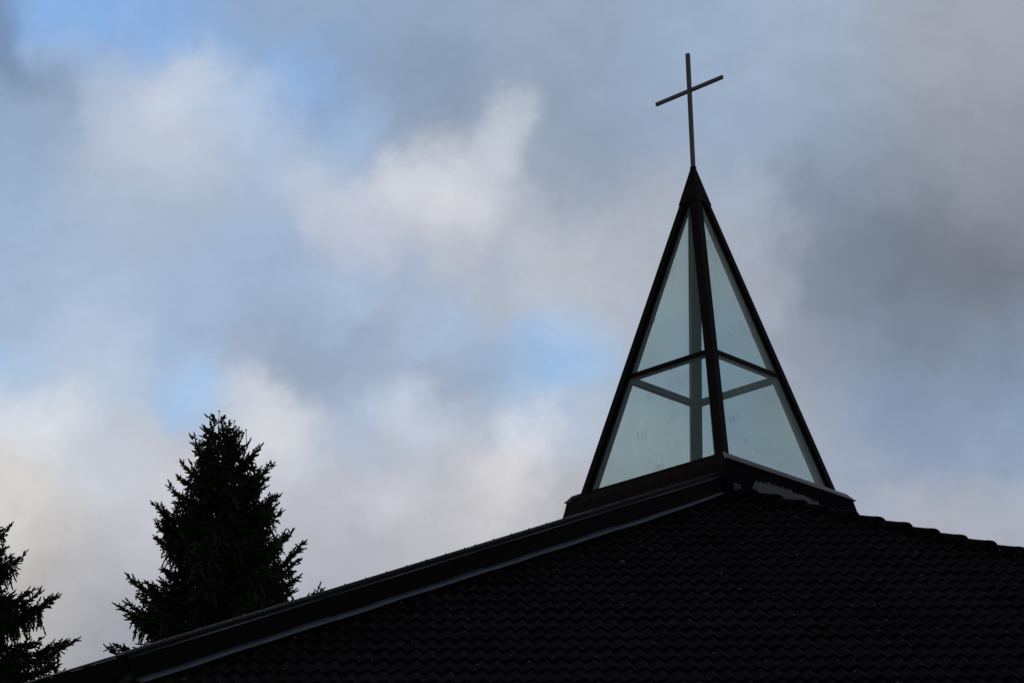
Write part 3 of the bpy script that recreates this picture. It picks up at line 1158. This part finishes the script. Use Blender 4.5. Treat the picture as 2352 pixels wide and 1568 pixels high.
        Fc = (base[:, None, :] + np.array(tris)[None]).reshape(-1, 3)
        return mesh_np(name, V.reshape(-1, 3), Fc, M_NEEDLE, parent)

    def build_wood(self, name, parent):
        b = MB()
        for pts, rad in self.wood:
            rings = []
            for i in range(len(pts)):
                tg = Vector(pts[min(i + 1, len(pts) - 1)] - pts[max(i - 1, 0)]).normalized()
                a_ = tg.orthogonal().normalized()
                c_ = tg.cross(a_)
                m_ = 10 if rad[0] > 0.1 else 4
                if i and rings:
                    pass
                rings.append([Vector(pts[i]) + (a_ * math.cos(2 * PI * q / m_) + c_ * math.sin(2 * PI * q / m_)) * float(rad[i]) for q in range(m_)])
            b.loft(rings)
        me = bpy.data.meshes.new(name)
        me.from_pydata([tuple(p) for p in b.v], [], b.f)
        me.polygons.foreach_set('use_smooth', [True] * len(me.polygons))
        me.materials.append(M_BARK)
        o = bpy.data.objects.new(name, me)
        COL.objects.link(o)
        o.parent = parent
        return o


def cone_mesh():
    b = MB()
    rings = []
    for x, r in ((0.0, 0.006), (0.02, 0.017), (0.05, 0.021), (0.09, 0.017), (0.12, 0.008), (0.13, 0.002)):
        rings.append([Vector((math.cos(2 * PI * k / 7) * r, math.sin(2 * PI * k / 7) * r, -x)) for k in range(7)])
    b.loft(rings)
    me = bpy.data.meshes.new('cone')
    me.from_pydata([tuple(p) for p in b.v], [], b.f)
    me.materials.append(M_CONE)
    return me


CONE = cone_mesh()


def spruce(name, loc, height, label, seed, key, group, view_az, leaders, n_cones=60, fill=0.76, slim=0.47):
    """key: limbs that give the tree its outline: (side, reach, depth of tip below top, depth of root below top)"""
    root = empty(name, loc, label, 'tree', group)
    T = Tree(seed)
    rng = T.rng
    ztop = height
    zs = np.linspace(0, ztop - 0.35, 40)
    cur = np.stack([0.05 * np.sin(zs * 0.5 + seed), 0.05 * np.cos(zs * 0.37 + seed), zs], 1)
    cur[:, :2] *= (1 - zs / ztop)[:, None] + 0.2
    rad = 0.012 + 0.0125 * (ztop - zs)
    T.wood.append((cur, rad))

    def axis(z):
        return np.array([np.interp(z, zs, cur[:, 0]), np.interp(z, zs, cur[:, 1]), z])

    # leaders at the very top
    for (dx_, h0, h1) in leaders:
        p = np.array([dx_ * math.cos(view_az), dx_ * math.sin(view_az), ztop - h0])
        ln = h0 - h1
        m_ = max(4, int(ln / 0.05))
        pp = p + np.outer(np.linspace(0, 1, m_), [rng.normal(0, 0.02), rng.normal(0, 0.02), ln])
        T.shoots(pp[:-1], np.repeat([[0, 0, 1.0]], m_ - 1, 0), np.full(m_ - 1, ln / (m_ - 1) * 1.6), np.full(m_ - 1, 0.011))
        T.shoots(np.repeat(pp[-1:], 3, 0), np.array([[0.5, 0.1, 0.85], [-0.5, 0.2, 0.85], [0, 0, 1.0]]), np.full(3, 0.05), np.full(3, 0.012))
        base_ax = axis(ztop - h0 - 0.25)
        T.wood.append((np.array([base_ax, (base_ax + p) / 2, p]), np.array([0.015, 0.012, 0.008])))
        T.twig(p - np.array([0, 0, 0.12]), np.array([0.3 * math.cos(view_az), 0.3 * math.sin(view_az), 0.9]), 0.25)
        T.twig(p - np.array([0, 0, 0.18]), np.array([-0.6 * math.cos(view_az), -0.6 * math.sin(view_az), 0.5]), 0.25)
    # limbs of the outline
    for (sd_, reach, dt, db) in key:
        az = view_az + (0 if sd_ > 0 else math.pi) + rng.uniform(-0.22, 0.22)
        T.branch(axis(ztop - db), az, reach, ztop - dt, True, sag=0.25 + 0.1 * rng.random(), rad=0.018 + 0.012 * reach)
        # a pair a little to the sides so the limb reads as a bough
        for q in (-1, 1, -0.5):
            T.branch(axis(ztop - db - 0.12 * q), az + q * rng.uniform(0.25, 0.65), reach * rng.uniform(0.65, 0.93), ztop - dt - 0.25 * rng.random() - 0.12, True, sag=0.3, rad=0.016 + 0.01 * reach)
    # whorls all the way down
    dep = 0.28
    while dep < height * 0.86:
        env = (0.12 + slim * dep) if dep < 6 else (0.12 + slim * 6 + (dep - 6) * 0.12)
        fine = dep < 7.0
        nb_ = int(rng.integers(4, 7)) if fine else 5
        a0 = rng.random() * 6.28
        for q in range(nb_):
            az = a0 + q * 2 * math.pi / nb_ + rng.normal(0, 0.25)
            reach = env * fill * rng.uniform(0.6, 1.12)
            if reach < 0.12:
                continue
            up = (0.62 - 0.13 * dep) if dep < 5.5 else -0.12
            tip = ztop - dep + reach * (up + rng.normal(0, 0.12))
            T.branch(axis(ztop - dep), az, reach, tip, fine, sag=0.2 + 0.15 * rng.random(), rad=0.012 + 0.011 * reach)
        dep += (0.25 + 0.13 * rng.random()) if fine else 0.55
    T.build_wood('trunk', root)
    crown = T.build_crown('crown', root)
    cones = T.cones
    rng.shuffle(cones)
    cones = [c_ for c_ in cones if c_[2] > ztop - 7][:n_cones]
    crng = random.Random(seed)
    for c_ in cones:
        o = bpy.data.objects.new('cone', CONE)
        COL.objects.link(o)
        o.parent = root
        o.location = tuple(c_)
        o.rotation_euler = (crng.uniform(-0.25, 0.25), crng.uniform(-0.25, 0.25), crng.random() * 6)
        s_ = crng.uniform(0.9, 1.3)
        o.scale = (s_, s_, s_)
    return root


def sky_point(px, py, dist):
    """a point seen at (px, py) of a 2352-wide view, dist metres away over the ground: only used to work out where trees stand"""
    f = 2.373 * 2352
    d_ = FWD + EX * ((px - 1176) / f) + EY * (-(py - 784) / f)
    d_ *= dist / math.hypot(d_.x, d_.y)
    return Vector((d_.x, d_.y, d_.z + EYE))


KEY1 = [(1, 2.05, 3.75, 4.6), (1, 1.7, 3.2, 4.0), (1, 1.55, 2.6, 3.3), (1, 1.2, 1.75, 2.4), (1, 1.75, 4.5, 5.0), (1, 2.10, 3.5, 4.55), (1, 1.86, 3.04, 3.95), (1, 1.50, 2.14, 2.95), (1, 1.29, 1.43, 2.15), (1, 1.02, 0.98, 1.65), (1, 2.60, 4.78, 5.7),
        (1, 1.42, 2.5, 3.2), (1, 2.0, 4.3, 4.9), (1, 0.52, 0.62, 1.0), (-1, 0.66, 0.81, 1.35), (-1, 0.85, 1.38, 1.95), (-1, 1.15, 2.02, 2.5), (-1, 1.50, 2.50, 3.15), (-1, 1.46, 2.95, 3.55),
        (-1, 1.35, 3.46, 4.1), (-1, 1.20, 4.2, 4.7), (-1, 2.07, 4.42, 5.0), (-1, 2.38, 4.93, 5.4), (-1, 2.55, 6.0, 6.4), (-1, 0.30, 0.72, 1.05)]
tp1 = sky_point(503, 945, 58)
spruce('spruce_tree', (tp1.x, tp1.y, 0), tp1.z, 'tall dark spruce behind the roof, its pointed top and both sides in view', 11, KEY1,
       'spruces behind the church', math.atan2(tp1.x, tp1.y) * -1, [(0.0, 0.55, 0.0), (0.06, 0.55, 0.33), (0.38, 0.6, 0.26), (0.26, 0.6, 0.32), (0.52, 0.75, 0.42), (0.70, 0.85, 0.50)], 70)

KEY2 = [(1, 0.88, 2.55, 3.1), (1, 1.32, 2.71, 3.5), (1, 1.70, 3.53, 4.3), (1, 2.0, 4.23, 4.9), (1, 2.62, 4.35, 5.3), (1, 3.1, 5.5, 6.1), (1, 3.5, 6.1, 6.6), (1, 1.2, 3.3, 3.9), (1, 1.9, 5.0, 5.4),
        (-1, 1.4, 2.4, 3.1), (-1, 2.0, 3.6, 4.3), (-1, 2.6, 4.9, 5.5)]
tp2 = sky_point(-86, 966, 59.5)
spruce('spruce_tree', (tp2.x, tp2.y, 0), tp2.z, 'spruce at the left edge, only its right boughs in the frame', 29, KEY2,
       'spruces behind the church', math.atan2(tp2.x, tp2.y) * -1, [(0.0, 0.5, 0.0)], 40, fill=0.92, slim=0.37)
print('objects', len(bpy.data.objects))
